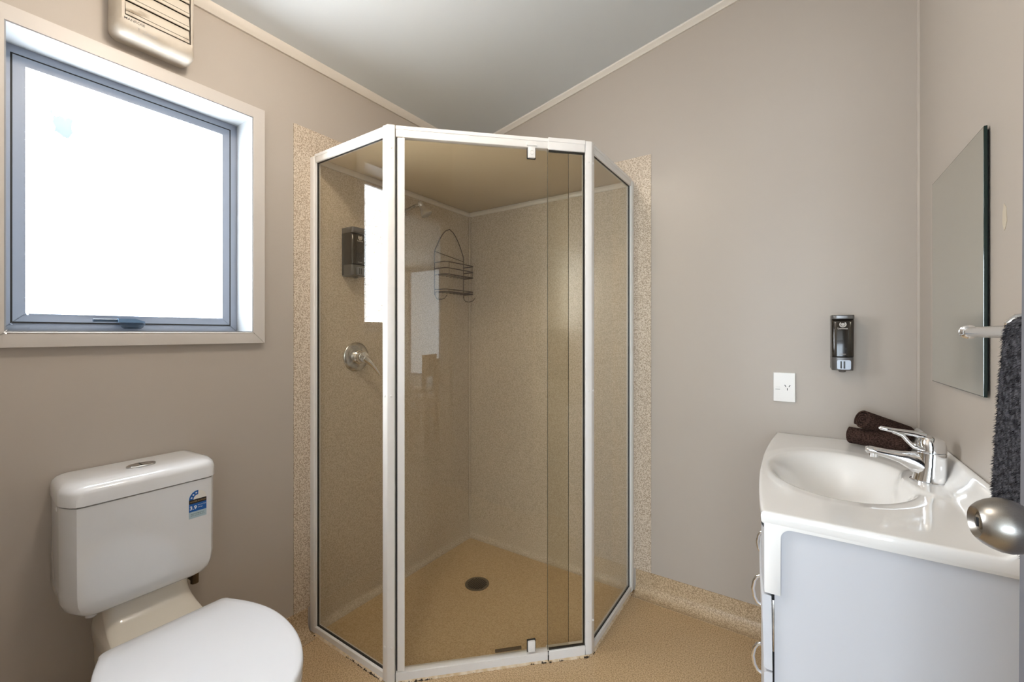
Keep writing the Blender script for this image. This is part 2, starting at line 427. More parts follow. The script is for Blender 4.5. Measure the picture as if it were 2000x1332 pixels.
# the next room, seen only in the shower glass and as the light through the doorway
m = MB()
m.box((-1.2, -6.3, -0.1), (5.2, FY - 0.1, 0.0))
struct(m.build('floor_next_room', 'carpet'))
struct(MB().box((-1.2, -6.3, 2.45), (5.2, FY - 0.1, 2.55)).build('ceiling_next_room', 'next_wall'))
struct(MB().box((5.2, -6.3, 0), (5.3, FY - 0.1, 0.35)).box((5.2, -6.3, 2.40), (5.3, FY - 0.1, 2.45)).box((5.2, -4.6, 0.35), (5.3, FY - 0.1, 2.40)).build('wall_next_room_right', 'next_wall'))
struct(MB().box((-1.3, -6.3, 0), (-1.2, FY - 0.1, 2.45)).build('wall_next_room_left', 'next_wall'))
m = MB().box((-1.2, -6.4, 0), (0.0, -6.3, 2.45)).box((4.6, -6.4, 0), (5.2, -6.3, 2.45)).box((0, -6.4, 2.1), (4.6, -6.3, 2.45)).box((0, -6.4, 0), (4.6, -6.3, 0.12))
struct(m.build('wall_next_room_far', 'next_wall'))
struct(MB().box((-1.2, FY - 0.16, 0), (-TH, FY - 0.1, 2.45)).box((RW + TH, FY - 0.16, 0), (5.2, FY - 0.1, 2.45)).build('wall_next_room_near', 'next_wall'))
w2 = bpy.data.objects.new('window_2', None); C.objects.link(w2); w2.location = (2.3, -6.35, 1.1); struct(w2)
mm = MB(); mm.box((0, -6.36, 0.12), (4.6, -6.35, 2.1)); mm.build('pane', 'bright_window', w2)
mm = MB()
for x in (0.0, 1.53, 3.06, 4.55): mm.box((x, -6.35, 0.12), (x + 0.05, -6.31, 2.1))
mm.box((0, -6.35, 0.12), (4.6, -6.31, 0.17)).box((0, -6.35, 2.05), (4.6, -6.31, 2.1)); mm.build('window_frame', 'alu_blue', w2)

w3 = bpy.data.objects.new('added_reflection_window', None); C.objects.link(w3); w3.location = (5.25, -5.4, 1.4); struct(w3)  # added glowing side window, brightens the doorway reflection in the shower glass
mm = MB(); mm.box((5.24, -6.3, 0.35), (5.25, -4.6, 2.40)); mm.build('pane', mat('added side glow pane', (0.8, 0.85, 0.9), 0.3, emis=(0.86, 0.94, 1.0), es=2.3), w3)
mm = MB()
for y in (-6.3, -5.47, -4.65): mm.box((5.21, y, 0.35), (5.24, y + 0.05, 2.40))
mm.box((5.21, -6.3, 0.35), (5.24, -4.6, 0.40)).box((5.21, -6.3, 2.35), (5.24, -4.6, 2.40)); mm.build('window_frame', 'alu_blue', w3)

# ------------------------------------------------------------------ shower liner and floor
H_SH = 1.867
MB().box((0.003, -0.955, 0.10), (0.007, -0.003, 1.852)).build('liner_panel', 'liner', wall_left)
MB().box((0.003, -0.007, 0.10), (0.943, -0.003, 1.852)).build('liner_panel', 'liner', wall_back)
cap = [(0.0, 1.840), (0.010, 1.840), (0.014, 1.846), (0.014, 1.856), (0.009, 1.864), (0.0, 1.866)]
MB().rings([[(0.003 + u, y, z) for u, z in cap] for y in (-0.955, -0.003)]).build('capping_strip', 'white_trim', wall_left)
MB().rings([[(x, -0.003 - u, z) for u, z in cap] for x in (0.003, 0.943)]).build('capping_strip', 'white_trim', wall_back)
MB().tube([(0.012, -0.012, 0.1), (0.012, -0.012, 1.84)], 0.006, 8).build('corner_bead', 'liner', wall_back)
def cprof(r=0.028, t=0.008, h=0.10):
    return [(0.003, 0.0), (0.003, h), (t, h)] + [(t + r - r * math.cos(a), r - r * math.sin(a) + 0.0022) for a in [PI / 2 * i / 7 for i in range(8)]]
pf = cprof()
MB().rings([[(u, y, z) for u, z in pf] for y in (-0.95, -0.004)]).build('shower_cove', 'liner', wall_left)
MB().rings([[(x, -u, z) for u, z in pf] for x in (0.004, 0.94)]).build('shower_cove', 'liner', wall_back)
m = MB(); m.prism([(0.003, -0.003, 0.0002), (0.003, -0.955, 0.0002), (0.451, -0.955, 0.0002), (0.943, -0.47, 0.0002), (0.943, -0.003, 0.0002)], (0, 0, 0.002))
m.build('shower_base', 'tray', floor)
dt = thing('floor_drain', 'round dull metal drain grate in the middle of the shower floor', 'drain', (0.349, -0.368, 0.002))
MB().lathe([(0.0023, 0.056), (0.0045, 0.056), (0.0055, 0.050), (0.0035, 0.047), (0.0033, 0.0)], (0.349, -0.368, 0), (0, 0, 1), 40).build('grate', 'drain_metal', dt)
for i in range(-4, 5):
    h = math.sqrt(0.044 ** 2 - (i * 0.0095) ** 2)
    MB().box((0.349 + i * 0.0095 - 0.003, -0.368 - h, 0.0034), (0.349 + i * 0.0095 + 0.003, -0.368 + h, 0.0042)).build('slot', 'drain', dt)

# ------------------------------------------------------------------ shower enclosure
A = Vector((0.003, -0.968, 0)); B = Vector((0.451, -0.968, 0)); Cc = Vector((0.956, -0.474, 0)); D = Vector((0.956, -0.003, 0))
eD = (Cc - B).normalized(); nD = Vector((eD.y, -eD.x, 0))       # along the door, out of the shower
Z = lambda z: Vector((0, 0, z))
sh = thing('shower_enclosure', 'corner shower screen with white aluminium frame and bronze tinted glass', 'shower screen', (0.5, -0.6, 0))

def grooved(mm, p0, p1, w, h, off=(0, 0)):
    """extruded rail: body with two raised lips along its faces"""
    mm.bar(p0, p1, w, h, 0.002, off=off)
    mm.bar(p0, p1, w + 0.003, h * 0.30, 0.001, off=(off[0], off[1] + h * 0.30))
    return mm
# wall channels
for p, d, o in ((A, Vector((1, 0, 0)), Vector((0, -1, 0))), (D, Vector((0, -1, 0)), Vector((1, 0, 0)))):
    m = MB(); c = p + d * 0.013
    m.bar(c + Z(0.004), c + Z(H_SH - 0.008), 0.026, 0.026, 0.002, up=o)
    m.bar(c + d * 0.014 + Z(0.004), c + d * 0.014 + Z(H_SH - 0.008), 0.012, 0.020, 0.002, up=o)
    ch = m.build('wall_channel', 'alu_white', sh)
    for z in (0.2, 0.94, 1.62):
        MB().lathe([(0, 0.004), (0.0015, 0.004), (0.0025, 0.002), (0.0026, 0)], c + o * 0.0128 + Z(z), o, 10).build('rivet', 'alu_white', ch)
# corner posts: two faces meeting at 135 degrees
for P, e1, n1, e2, n2 in ((B, Vector((-1, 0, 0)), Vector((0, -1, 0)), eD, nD), (Cc, -eD, nD, Vector((0, 1, 0)), Vector((1, 0, 0)))):
    bis = (n1 + n2).normalized(); O = P + bis * (0.013 / bis.dot(n1)); I = P - bis * (0.010 / bis.dot(n1))
    poly = [O, O + e2 * 0.024, O + e2 * 0.024 - n2 * 0.004, I + e2 * 0.020, I, I + e1 * 0.020, O + e1 * 0.024 - n1 * 0.004, O + e1 * 0.024]
    m = MB(); m.prism([p + Z(0.002) for p in poly], (0, 0, H_SH - 0.002), 0.0018)
    po = m.build('corner_post', 'alu_white', sh)
    for z in (0.12, 0.96, 1.79):
        for e, n in ((e1, n1), (e2, n2)):
            MB().lathe([(0, 0.0042), (0.0016, 0.0042), (0.0026, 0.002), (0.0027, 0)], O + e * 0.013 + Z(z), n, 10).build('rivet', 'alu_white', po)
# rails, panels and gaskets of the two fixed sides
for p0, p1 in ((A + Vector((0.028, 0, 0)), B + Vector((-0.016, 0, 0))), (D + Vector((0, -0.028, 0)), Cc + Vector((0, 0.016, 0)))):
    grooved(MB(), p0 + Z(H_SH - 0.018), p1 + Z(H_SH - 0.018), 0.020, 0.034).build('top_rail', 'alu_white', sh)
    grooved(MB(), p0 + Z(0.016), p1 + Z(0.016), 0.020, 0.028).build('bottom_rail', 'alu_white', sh)
    MB().bar(p0 + Z(0.93), p1 + Z(0.93), 0.004, 1.82).build('side_panel', 'glass', sh)
    d = (p1 - p0).normalized(); m = MB()
    q0, q1 = p0 + d * 0.0075, p1 - d * 0.0075
    m.bar(q0 + Z(0.03), q0 + Z(1.835), 0.007, 0.003, up=d).bar(q1 + Z(0.03), q1 + Z(1.835), 0.007, 0.003, up=d)
    m.bar(p0 + Z(0.031), p1 + Z(0.031), 0.007, 0.004).bar(p0 + Z(1.8325), p1 + Z(1.8325), 0.007, 0.003)
    m.build('gasket', 'black_rubber', sh)
# door head and sill, each with its telescopic sleeve on the right
t = lambda s, z, o=0.0: B + eD * s + nD * o + Z(z)
grooved(MB(), t(0.022, H_SH - 0.020), t(0.566, H_SH - 0.020), 0.024, 0.038).build('door_head', 'alu_white', sh)
grooved(MB(), t(0.548, H_SH - 0.0205), t(0.686, H_SH - 0.0205), 0.030, 0.044).build('head_sleeve', 'alu_white', sh)
grooved(MB(), t(0.022, 0.018), t(0.556, 0.018), 0.026, 0.032).build('door_sill', 'alu_white', sh)
grooved(MB(), t(0.549, 0.0195), t(0.686, 0.0195), 0.032, 0.036).build('sill_sleeve', 'alu_white', sh)
m = MB(); m.prism([(0.005, -0.005, H_SH + 0.0005), (0.005, -0.962, H_SH + 0.0005), (0.452, -0.962, H_SH + 0.0005), (0.950, -0.470, H_SH + 0.0005), (0.950, -0.005, H_SH + 0.0005)], (0, 0, 0.004), 0.001)
m.build('roof_sheet', 'roof_sheet', sh, label='cream sheet closing the top of the shower')
# dark slots: at the jamb, above / below the fixed light
m = MB()
m.bar(t(0.0255, 0.034, -0.002), t(0.0255, 1.828, -0.002), 0.012, 0.005, up=eD)
m.bar(t(0.552, 0.039, 0.006), t(0.686, 0.039, 0.006), 0.008, 0.005).bar(t(0.552, H_SH - 0.045, 0.006), t(0.686, H_SH - 0.045, 0.006), 0.008, 0.005)
m.bar(t(0.6835, 0.035, 0.004), t(0.6835, H_SH - 0.043, 0.004), 0.010, 0.003, up=eD)
m.bar(t(0.5485, 0.002, 0.0145), t(0.5485, 0.037, 0.0145), 0.004, 0.0035, up=eD)
m.build('gasket', 'black_rubber', sh)
MB().bar(t(0.618, 0.935, -0.005), t(0.618, 0.935, -0.005) + Vector((0, 0, 0)) + eD * 0.001, 0.001, 0.001)
m = MB(); m.bar(t(0.5475, 0.935, 0.009), t(0.686, 0.935, 0.009), 0.004, 1.80); m.build('fixed_panel', 'glass', sh)
# pivot door: glass, jamb profile, two pivot blocks
door = MB().bar(t(0.040, 0.935, -0.002), t(0.628, 0.935, -0.002), 0.005, 1.792).build('door', 'glass', sh, label='frameless bronze glass pivot door')
m = MB(); m.bar(t(0.0378, 0.036, 0.002), t(0.0378, 1.826, 0.002), 0.020, 0.0225, 0.002, up=eD).bar(t(0.047, 0.036, 0.009), t(0.047, 1.826, 0.009), 0.008, 0.007, 0.0015, up=eD)
m.build('jamb_profile', 'alu_white', door)
for z, dz in ((1.810, 1), (0.060, -1)):
    pb = MB(); pb.bar(t(0.488, z - 0.019, 0.008), t(0.488, z + 0.019, 0.008), 0.014, 0.026, 0.002, up=eD)
    pb.bar(t(0.470, z - dz * -0.028 , 0.008), t(0.506, z - dz * -0.028, 0.008), 0.016, 0.008, 0.001)
    pb = pb.build('pivot_block', 'alu_white', door)
    MB().lathe([(0, 0.008), (0.0012, 0.008), (0.0014, 0.006), (0.0002, 0.0055), (0.0002, 0)], t(0.488, z, 0.015), nD, 20).build('cover_cap', 'alu_white', pb)
    m = MB(); m.bar(t(0.488, z - 0.021, 0.0045), t(0.488, z + 0.021, 0.0045), 0.006, 0.031, up=eD); m.build('gasket', 'black_rubber', pb)
# thin dark top edge of the door glass and edges of both lights
m = MB(); m.bar(t(0.05, 1.8315, -0.002), t(0.628, 1.8315, -0.002), 0.005, 0.0016)
m.bar(t(0.6284, 0.05, -0.002), t(0.6284, 1.83, -0.002), 0.004, 0.0012, up=eD).bar(t(0.547, 0.04, 0.009), t(0.547, 1.83, 0.009), 0.004, 0.0012, up=eD)
m.build('glass_edge', mat('dark glass edge', (0.10, 0.085, 0.06), 0.2), door)
# drip bar inside the door foot
MB().bar(t(0.36, 0.046, -0.008), t(0.455, 0.047, -0.008), 0.006, 0.010, 0.001).build('drip_strip', mat('smoky drip strip', (0.09, 0.06, 0.035), 0.4), door)

def sealant(p0, p1, o, spots, seed):
    """white bead along a rail foot and the black mould eating it"""
    rnd = random.Random(seed); p0, p1 = Vector(p0), Vector(p1); L = (p1 - p0).length; d = (p1 - p0).normalized(); o = Vector(o)
    m = MB(); R = []
    k = int(L / 0.012)
    for i in range(k + 1):
        w = 0.006 + rnd.uniform(-0.0015, 0.0015); p = p0 + d * (L * i / k)
        R.append([p + Z(0.0005), p + o * w + Z(0.0005), p + o * w * 0.7 + Z(0.003), p + Z(0.006)])
    m.rings(R); s = m.build('sealant_bead', 'silicone', sh)
    m = MB()
    for a, b_, wmax in spots:
        k = max(4, int((b_ - a) / 0.006)); R = []
        for i in range(k + 1):
            f = i / k; w = 0.7 * wmax * (0.25 + 0.75 * math.sin(PI * f)) * rnd.uniform(0.6, 1.05); p = p0 + d * (L * (a + (b_ - a) * f) if b_ <= 1.001 else 0)
            q = 0.0045 + rnd.uniform(-0.002, 0.001)
            R.append([p + o * q + Z(0.0003), p + o * (q + w) + Z(0.0003), p + o * (q + w * 0.8) + Z(0.0012), p + o * (q - 0.003) + Z(0.0045)])
        m.rings(R)
    m.build('mould_line', 'mould', s)['kind'] = 'stuff'
sealant(A + Vector((0.03, -0.010, 0)), B + Vector((-0.02, -0.010, 0)), (0, -1, 0), [(0.0, 0.035, 0.006), (0.44, 0.60, 0.004), (0.60, 1.0, 0.006)], 2)
sealant(t(0.03, 0, 0.013), t(0.548, 0, 0.013), nD, [(0.0, 0.26, 0.005), (0.42, 0.5, 0.003), (0.86, 0.93, 0.003), (0.95, 1.0, 0.006)], 3)
sealant(t(0.55, 0, 0.016), t(0.70, 0, 0.016), nD, [(0.0, 0.06, 0.006), (0.25, 0.36, 0.004), (0.62, 0.78, 0.003), (0.84, 1.0, 0.008)], 4)
sealant(Cc + Vector((0.010, -0.015, 0)), D + Vector((0.010, -0.03, 0)), (1, 0, 0), [(0.0, 0.10, 0.007), (0.95, 1.0, 0.007)], 5)

# ------------------------------------------------------------------ shower fittings
sm = thing('shower_mixer', 'round chrome shower mixer with a slanting lever behind the left glass panel', 'mixer tap', (0.007, -0.775, 1.068))
o = Vector((0.007, -0.775, 1.068)); X = Vector((1, 0, 0))
MB().lathe([(0, 0.062), (0.004, 0.062), (0.008, 0.058), (0.011, 0.040), (0.012, 0.0)], o, X, 48).build('backplate', 'dull_chrome', sm)
MB().lathe([(0.010, 0.031), (0.030, 0.030), (0.034, 0.026), (0.036, 0.0)], o, X, 36).build('cartridge_body', 'chrome', sm)
m = MB(); m.lathe([(0.036, 0.027), (0.050, 0.027), (0.058, 0.022), (0.062, 0.0)], o, X, 32)
P = [o + Vector((0.050, 0.006, -0.004)), o + Vector((0.060, 0.022, -0.020)), o + Vector((0.066, 0.042, -0.043)), o + Vector((0.070, 0.060, -0.068)), o + Vector((0.071, 0.068, -0.080))]
m.tube(P, [0.017, 0.014, 0.009, 0.007, 0.005], 14); m.build('lever', 'chrome', sm)

hd = thing('shower_rose', 'small chrome shower head on a short wall arm below the capping strip', 'shower head', (0.007, -0.55, 1.80))
# arm from the left wall; head hangs over the tray
h0 = Vector((0.115, -0.500, 1.777))
MB().lathe([(0, 0.026), (0.004, 0.026), (0.009, 0.012), (0.010, 0)], (0.007, -0.520, 1.752), X, 24).build('wall_flange', 'chrome', hd)
MB().tube([(0.010, -0.520, 1.752), (0.045, -0.512, 1.759), (0.085, -0.505, 1.770), tuple(h0)], 0.0085, 12).build('arm', 'dull_chrome', hd)
ax = Vector((0.45, 0.28, -0.85)).normalized()
MB().lathe([(-0.014, 0.0), (-0.013, 0.006), (-0.008, 0.0105), (0, 0.012), (0.008, 0.0105), (0.012, 0.009), (0.014, 0.012), (0.026, 0.014), (0.032, 0.019), (0.052, 0.026), (0.058, 0.027), (0.060, 0.024), (0.060, 0.0)], h0, ax, 28).build('spray_head', 'satin', hd)

# soap dispensers: a builder in wall coordinates (u right, d out of the wall, z up)
def dispenser(name, label, Tw, loc, hgt=0.192, wd=0.064):
    t_ = thing(name, label, 'soap dispenser', loc, 'wall soap dispensers'); T = Tw
    h = wd / 2
    def plan(w, d, z, r=0.020): 
        o_ = [(-w, 0.0, z)] + [(-w + r - r * math.cos(a), d - r * 0.55 + r * 0.55 * math.sin(a), z) for a in [PI / 2 * i / 5 for i in range(6)]]
        o_ += [(w - r + r * math.sin(a), d - r * 0.55 + r * 0.55 * math.cos(a), z) for a in [PI / 2 * i / 5 for i in range(6)]] + [(w, 0.0, z)]
        return o_
    z0 = 0
    MB(T).rings([plan(h * .98, 0.010, z0 + 0.004, .004), plan(h, 0.010, z0 + hgt - 0.002, .004)]).build('back_plate', 'dark_grey', t_)
    bl = MB(T).rings([plan(h * .93, 0.062, z0), plan(h * .93, 0.066, z0 + 0.003), plan(h * .95, 0.068, z0 + 0.044), plan(h * .94, 0.066, z0 + 0.046)]).build('pump_housing', 'grey_plastic', t_)
    MB(T).rings([plan(h * .95, 0.064, z0 + 0.046), plan(h * .96, 0.070, z0 + 0.049), plan(h * .985, 0.071, z0 + 0.165), plan(h * .99, 0.066, z0 + 0.174), plan(h * .99, 0.062, z0 + 0.178)]).build('soap_tank', 'smoke', t_)
    MB(T).rings([plan(h, 0.073, z0 + 0.178), plan(h, 0.075, z0 + 0.180), plan(h, 0.075, z0 + hgt - 0.003), plan(h * .98, 0.072, z0 + hgt)]).build('lid', 'grey_plastic', t_)
    m_ = MB(T); m_.rings([[(u, d, z) for u, z in rrect(-0.016, 0.022, z0 + 0.004, z0 + 0.036, 0.005)] for d in (0.064, 0.0735)]); bt = m_.build('push_button', 'silver_button', bl)
    m_ = MB(T)
    for u in (-0.005, 0.004): m_.box((u - 0.0024, 0.0730, z0 + 0.007), (u + 0.0024, 0.0745, z0 + 0.032), 0.0005)
    m_.build('button_groove', 'dark_grey', bl)
    MB(T).lathe([(0, 0.012), (-0.006, 0.010), (-0.008, 0.006), (-0.0085, 0)], (0, 0.042, z0), (0, 0, 1), 16).build('nozzle', 'grey_plastic', bl)
    # mark: an open ring, and two lines of print
    m_ = MB(T)
    ring = [0.0100, 0.0066]
    R_ = [[(r * math.cos(a), d, z0 + 0.159 + r * math.sin(a)) for r, d in ((ring[0], 0.0714), (ring[1], 0.0714), (ring[1], 0.0720), (ring[0], 0.0720))] for a in [PI * 0.72 + 1.56 * PI * i / 24 for i in range(25)]]
    m_.rings(R_); m_.lathe([(0.0714, 0.0052), (0.0719, 0.0052), (0.0719, 0)], (0, 0, z0 + 0.159), (0, 1, 0), 18); m_.build('printed_mark', 'print_grey', t_)
    text('lettering', 'Lumous', 0.0088, 'print_grey', t_, lambda x, y: T(Vector((-0.0145 + x, 0.0718, z0 + 0.1425 + y))), bold=0.0002)
    text('lettering', 'DISPENSER', 0.0042, 'print_grey', t_, lambda x, y: T(Vector((-0.0115 + x, 0.0718, z0 + 0.055 + y))))
    return t_

dispenser('soap_dispenser', 'smoky black soap dispenser on the bare wall above the towels', lambda p: Vector((1.720 + p.x, -p.y, 1.041 + p.z)), (1.720, 0, 1.041))
dispenser('soap_dispenser', 'dark soap dispenser inside the shower, above the mixer lever', lambda p: Vector((0.007 + p.y, -0.806 + p.x, 1.408 + p.z)), (0.007, -0.806, 1.408), 0.20, 0.075)

# wire caddy hung on the left wall by the corner
cd = thing('shower_caddy', 'tarnished wire shower caddy hanging beside the corner of the shower', 'caddy', (0.012, -0.18, 1.36))
ya, yb = -0.300, -0.068; r = 0.0018; xw = 0.012
m = MB()
loop = [(xw, ya, 1.37), (xw, ya, 1.60)]
for i in range(0, 17):
    q_ = 1 - i / 8; sg_ = 1 if q_ > 0 else -1
    loop.append((xw, -0.184 - sg_ * 0.115 * abs(q_) ** 0.66, 1.60 + 0.135 * (1 - abs(q_) ** 1.15)))
loop += [(xw, yb, 1.60), (xw, yb, 1.37)]
m.tube(loop, 0.0022, 8)
m.tube([(xw, ya, 1.598), (xw, yb, 1.575)], r, 6)
m.build('hanger_frame', 'wire', cd)
def basket(z, h, n_front):
    dx = 0.095
    b_ = MB()
    for k in range(n_front):
        zz = z + h * k / max(1, n_front - 1)
        rim = [(xw, ya, zz)] + [(dx - 0.02 + 0.02 * math.sin(a), ya + 0.02 - 0.02 * math.cos(a), zz) for a in [PI / 2 * i / 4 for i in range(5)]]
        rim += [(dx - 0.02 + 0.02 * math.cos(a), yb - 0.005 - 0.02 + 0.02 * math.sin(a), zz) for a in [PI / 2 * i / 4 for i in range(5)]] + [(xw, yb, zz)]
        b_.tube(rim, 0.0027, 6)
    for j in range(1, 8):
        y = ya + (yb - ya) * j / 8
        b_.tube([(xw, y, z), (dx, y, z)], 0.0017, 5)
    for y in (ya + 0.02, yb - 0.025):
        b_.tube([(dx, y, z), (dx, y, z + h)], 0.0016, 5)
    return b_.build('wire_basket', 'wire', cd)
basket(1.475, 0.064, 3); basket(1.385, 0.012, 2)
for y in (ya + 0.003, yb + 0.0):
    m = MB(); m.tube([(xw, y, 1.385), (xw + 0.004, y, 1.360), (xw + 0.016, y, 1.348), (xw + 0.045, y, 1.345), (xw + 0.068, y, 1.350), (xw + 0.085, y, 1.366)], 0.002, 6); m.build('hook', 'wire', cd)

# ------------------------------------------------------------------ exhaust fan
fan = thing('exhaust_fan', 'yellowed white wall fan with grimy louvres above the window', 'fan', (0, -1.481, 2.09))
fy0, fy1, fz0, fz1 = -1.575, -1.388, 1.988, 2.212
prof = [(0.0005, 0.004), (0.030, 0.0), (0.060, 0.002), (0.072, 0.008), (0.080, 0.018)]
m = MB(); R = []
for x, ins in prof: R.append([(x, u, z) for u, z in rrect(fy0 + ins * .7, fy1 - ins * .7, fz0 + ins, fz1 - ins, 0.020)])
ou0, ou1, ov0, ov1 = -1.556, -1.404, 2.034, 2.196
R.append([(0.080, u, z) for u, z in rrect(ou0, ou1, ov0, ov1, 0.002)])
R.append([(0.045, u, z) for u, z in rrect(ou0, ou1, ov0, ov1, 0.002)])
m.rings(R, cap=True); m.build('housing', 'fan_plastic', fan)
MB().box((0.0455, ou0 + 0.001, ov0 + 0.001), (0.047, ou1 - 0.001, ov1 - 0.001)).build('dark_inside', 'fan_dark', fan)  # near-black sheet closing the recess behind the louvres
z = ov0 + 0.004
for k in range(4):
    h = 0.0375; m = MB()
    y0, y1 = ou0 + 0.002, ou1 - 0.0035
    m.rings([[(0.0795, y, z), (0.076, y, z), (0.069, y, z + h - 0.004), (0.071, y, z + h), (0.0735, y, z + h), (0.0795, y, z + 0.008)] for y in (y0, y1)])
    lv = m.build('louvre', 'fan_slat', fan)
    m = MB(); m.box((0.0772, y0, z + 0.0085), (0.0796, y1, z + 0.0098)); m.build('dark_line', 'fan_dark', lv)  # near-black line above the lip of each louvre
    z += 0.0395
text('lettering', 'MANROSE', 0.0098, 'black_print', fan, lambda x, y: (0.0804, -1.558 + x, 2.0225 + y), bold=0.00006)
text('lettering', 'T Zenair', 0.0135, 'print_grey', fan, lambda x, y: (0.0800 - max(0, 2.0055 - (2.002 + y)) * 0.8 + 0.0026, -1.531 + x, 2.0035 + y), bold=0.00015)

# ------------------------------------------------------------------ toilet
to = thing('toilet', 'white toilet with closed lid and plastic cistern below the window', 'toilet', (0.40, -1.535, 0))
cy0, cy1 = -1.690, -1.364
def cplan(z, iny=0.0, dep=0.178, ch=0.020, r=0.010):
    y0, y1 = cy0 + iny, cy1 - iny; d0 = dep - 0.048
    def corner(p, q, s):   # small round at p->q->s
        p, q, s = Vector(p), Vector(q), Vector(s); a = q + (p - q).normalized() * r * 1.6; b_ = q + (s - q).normalized() * r * 1.6
        return [tuple(a), tuple((a + q * 2 + b_) / 4), tuple(b_)]
    c = [(0.004, y0 + 0.008), (d0, y0), (dep, y0 + ch), (dep, y1 - ch), (d0, y1), (0.004, y1 - 0.008)]
    out = [c[0]]
    for i in range(1, 5): out += corner(c[i - 1], c[i], c[i + 1])
    out.append(c[5])
    return [(x, y, z) for x, y in out]
rg = [cplan(0.472, 0.052, 0.130), cplan(0.4735, 0.044, 0.146), cplan(0.478, 0.032, 0.160), cplan(0.486, 0.019, 0.170), cplan(0.498, 0.009, 0.1745), cplan(0.516, 0.003, 0.176), cplan(0.54, 0.001), cplan(0.752)]
ci = MB().rings(rg).build('cistern', 'porcelain', to, 35)
ld = MB().rings([cplan(0.7545, 0.0, 0.179), cplan(0.756, -0.002, 0.181), cplan(0.783, -0.0015, 0.180), cplan(0.793, 0.002, 0.175), cplan(0.800, 0.009, 0.164), cplan(0.804, 0.020, 0.148), cplan(0.8055, 0.034, 0.125)]).build('cistern_lid', 'porcelain', ci, 35)
MB().rings([cplan(0.7520, 0.002, 0.176), cplan(0.7546, 0.002, 0.176)]).build('lid_seam', mat('seam shadow gap', (0.3, 0.28, 0.26), 0.6), ci)
bt = thing  # (flush button below)
m = MB(); R = []
for dz, k in ((0.0, 1.0), (0.004, 1.0), (0.0055, 0.93), (0.0045, 0.86), (0.0045, 0.0)):
    R.append([(0.092 + 0.021 * max(k, 1e-3) * math.cos(a), -1.525 + 0.032 * max(k, 1e-3) * math.sin(a), 0.8050 + dz) for a in [2 * PI * i / 32 for i in range(32)]])
m.rings(R); fb = m.build('flush_button', 'dull_chrome', ci)
m = MB(); m.box((0.0735, -1.5257, 0.8080), (0.1105, -1.5243, 0.8105)); m.build('button_split', 'drain', ci)
# screw cap on the side, foot nut
MB().lathe([(0, 0.006), (0.002, 0.006), (0.003, 0.003), (0.003, 0)], (0.10, cy0 + 0.003, 0.742), (0, -1, 0), 14).build('screw_cap', 'porcelain', ci)
MB().lathe([(0, 0.012), (0.010, 0.012), (0.013, 0.009), (0.013, 0)], (0.125, -1.632, 0.474), (0, 0, -1), 18).build('outlet_nut', 'porcelain', ci)
# pan neck, pan and pedestal
yc = -1.5175
def nring(z, x0, x1, hw, r=0.03):
    return [(x, yc + y, z) for x, y in rrect(x0, x1, -hw, hw, min(r, hw * .8, (x1 - x0) * .45), 6)]
MB().rings([nring(0.474, 0.012, 0.132, 0.092), nring(0.466, 0.012, 0.136, 0.092), nring(0.450, 0.012, 0.142, 0.092), nring(0.436, 0.012, 0.152, 0.092), nring(0.424, 0.012, 0.168, 0.093), nring(0.412, 0.014, 0.195, 0.095), nring(0.402, 0.016, 0.235, 0.097), nring(0.395, 0.02, 0.30, 0.099), nring(0.36, 0.03, 0.32, 0.098), nring(0.30, 0.05, 0.34, 0.098), nring(0.20, 0.08, 0.36, 0.098), nring(0.003, 0.08, 0.36, 0.105)]).build('pan_neck', 'pan', to, 50)
def egg(z, sc=1.0, back=0.262, tip=0.735, hw=0.178, wback=0.135, n=28):
    """closed-lid outline: straight back, widest at x = .44, round nose"""
    xm = 0.455; cx = 0.47; pts = []
    side = []
    for i in range(n + 1):
        a = PI / 2 * i / n
        side.append((xm + (tip - xm) * math.cos(a), hw * math.sin(a) ** 0.92 if i else 0.0))
    m_ = 10
    for i in range(1, m_ + 1):
        f = i / m_; side.append((xm + (back + 0.018 - xm) * f, hw - (hw - wback) * f ** 1.9))
    for i in range(1, 5):
        a = PI / 2 * i / 4; side.append((back + 0.018 - 0.018 * math.sin(a), wback - 0.018 + 0.018 * math.cos(a)))
    full = side + [(x, -y) for x, y in side[::-1][:-1]]
    return [(cx + (x - cx) * sc, yc + y * sc, z) for x, y in full]
MB().rings([egg(0.003, .60, hw=.16), egg(0.05, .60, hw=.16), egg(0.15, .64), egg(0.26, .80), egg(0.33, .93), egg(0.365, .985), egg(0.385, .99), egg(0.390, .975)]).build('pan', 'pan', to, 50)
MB().rings([egg(0.3915, .985), egg(0.393, 1.0), egg(0.405, 1.0), egg(0.4075, .99)]).build('seat', 'seat', to, 30)
lidm = MB().rings([egg(0.4105, .985), egg(0.412, 1.003), egg(0.424, 1.008), egg(0.4305, 1.003), egg(0.4335, .992), egg(0.4355, .97), egg(0.4365, .90), egg(0.4375, .55)])
lidm.build('seat_lid', 'seat', to, 35)
for s in (-1, 1):
    MB().lathe([(-0.02, 0.0), (-0.02, 0.010), (0.02, 0.010), (0.02, 0.0)], (0.252, yc + s * 0.075, 0.400), (0, 1, 0), 16).build('hinge', 'seat', to)
# water inlet behind the cistern
iv = MB(); iv.tube([(0.060, -1.382, 0.485), (0.060, -1.384, 0.455), (0.056, -1.386, 0.430)], 0.0075, 10).tube([(0.056, -1.386, 0.436), (0.055, -1.386, 0.405)], 0.011, 8)
iv.tube([(0.004, -1.386, 0.412), (0.055, -1.386, 0.412)], 0.007, 8).build('inlet_valve', 'bronze_dark', to)
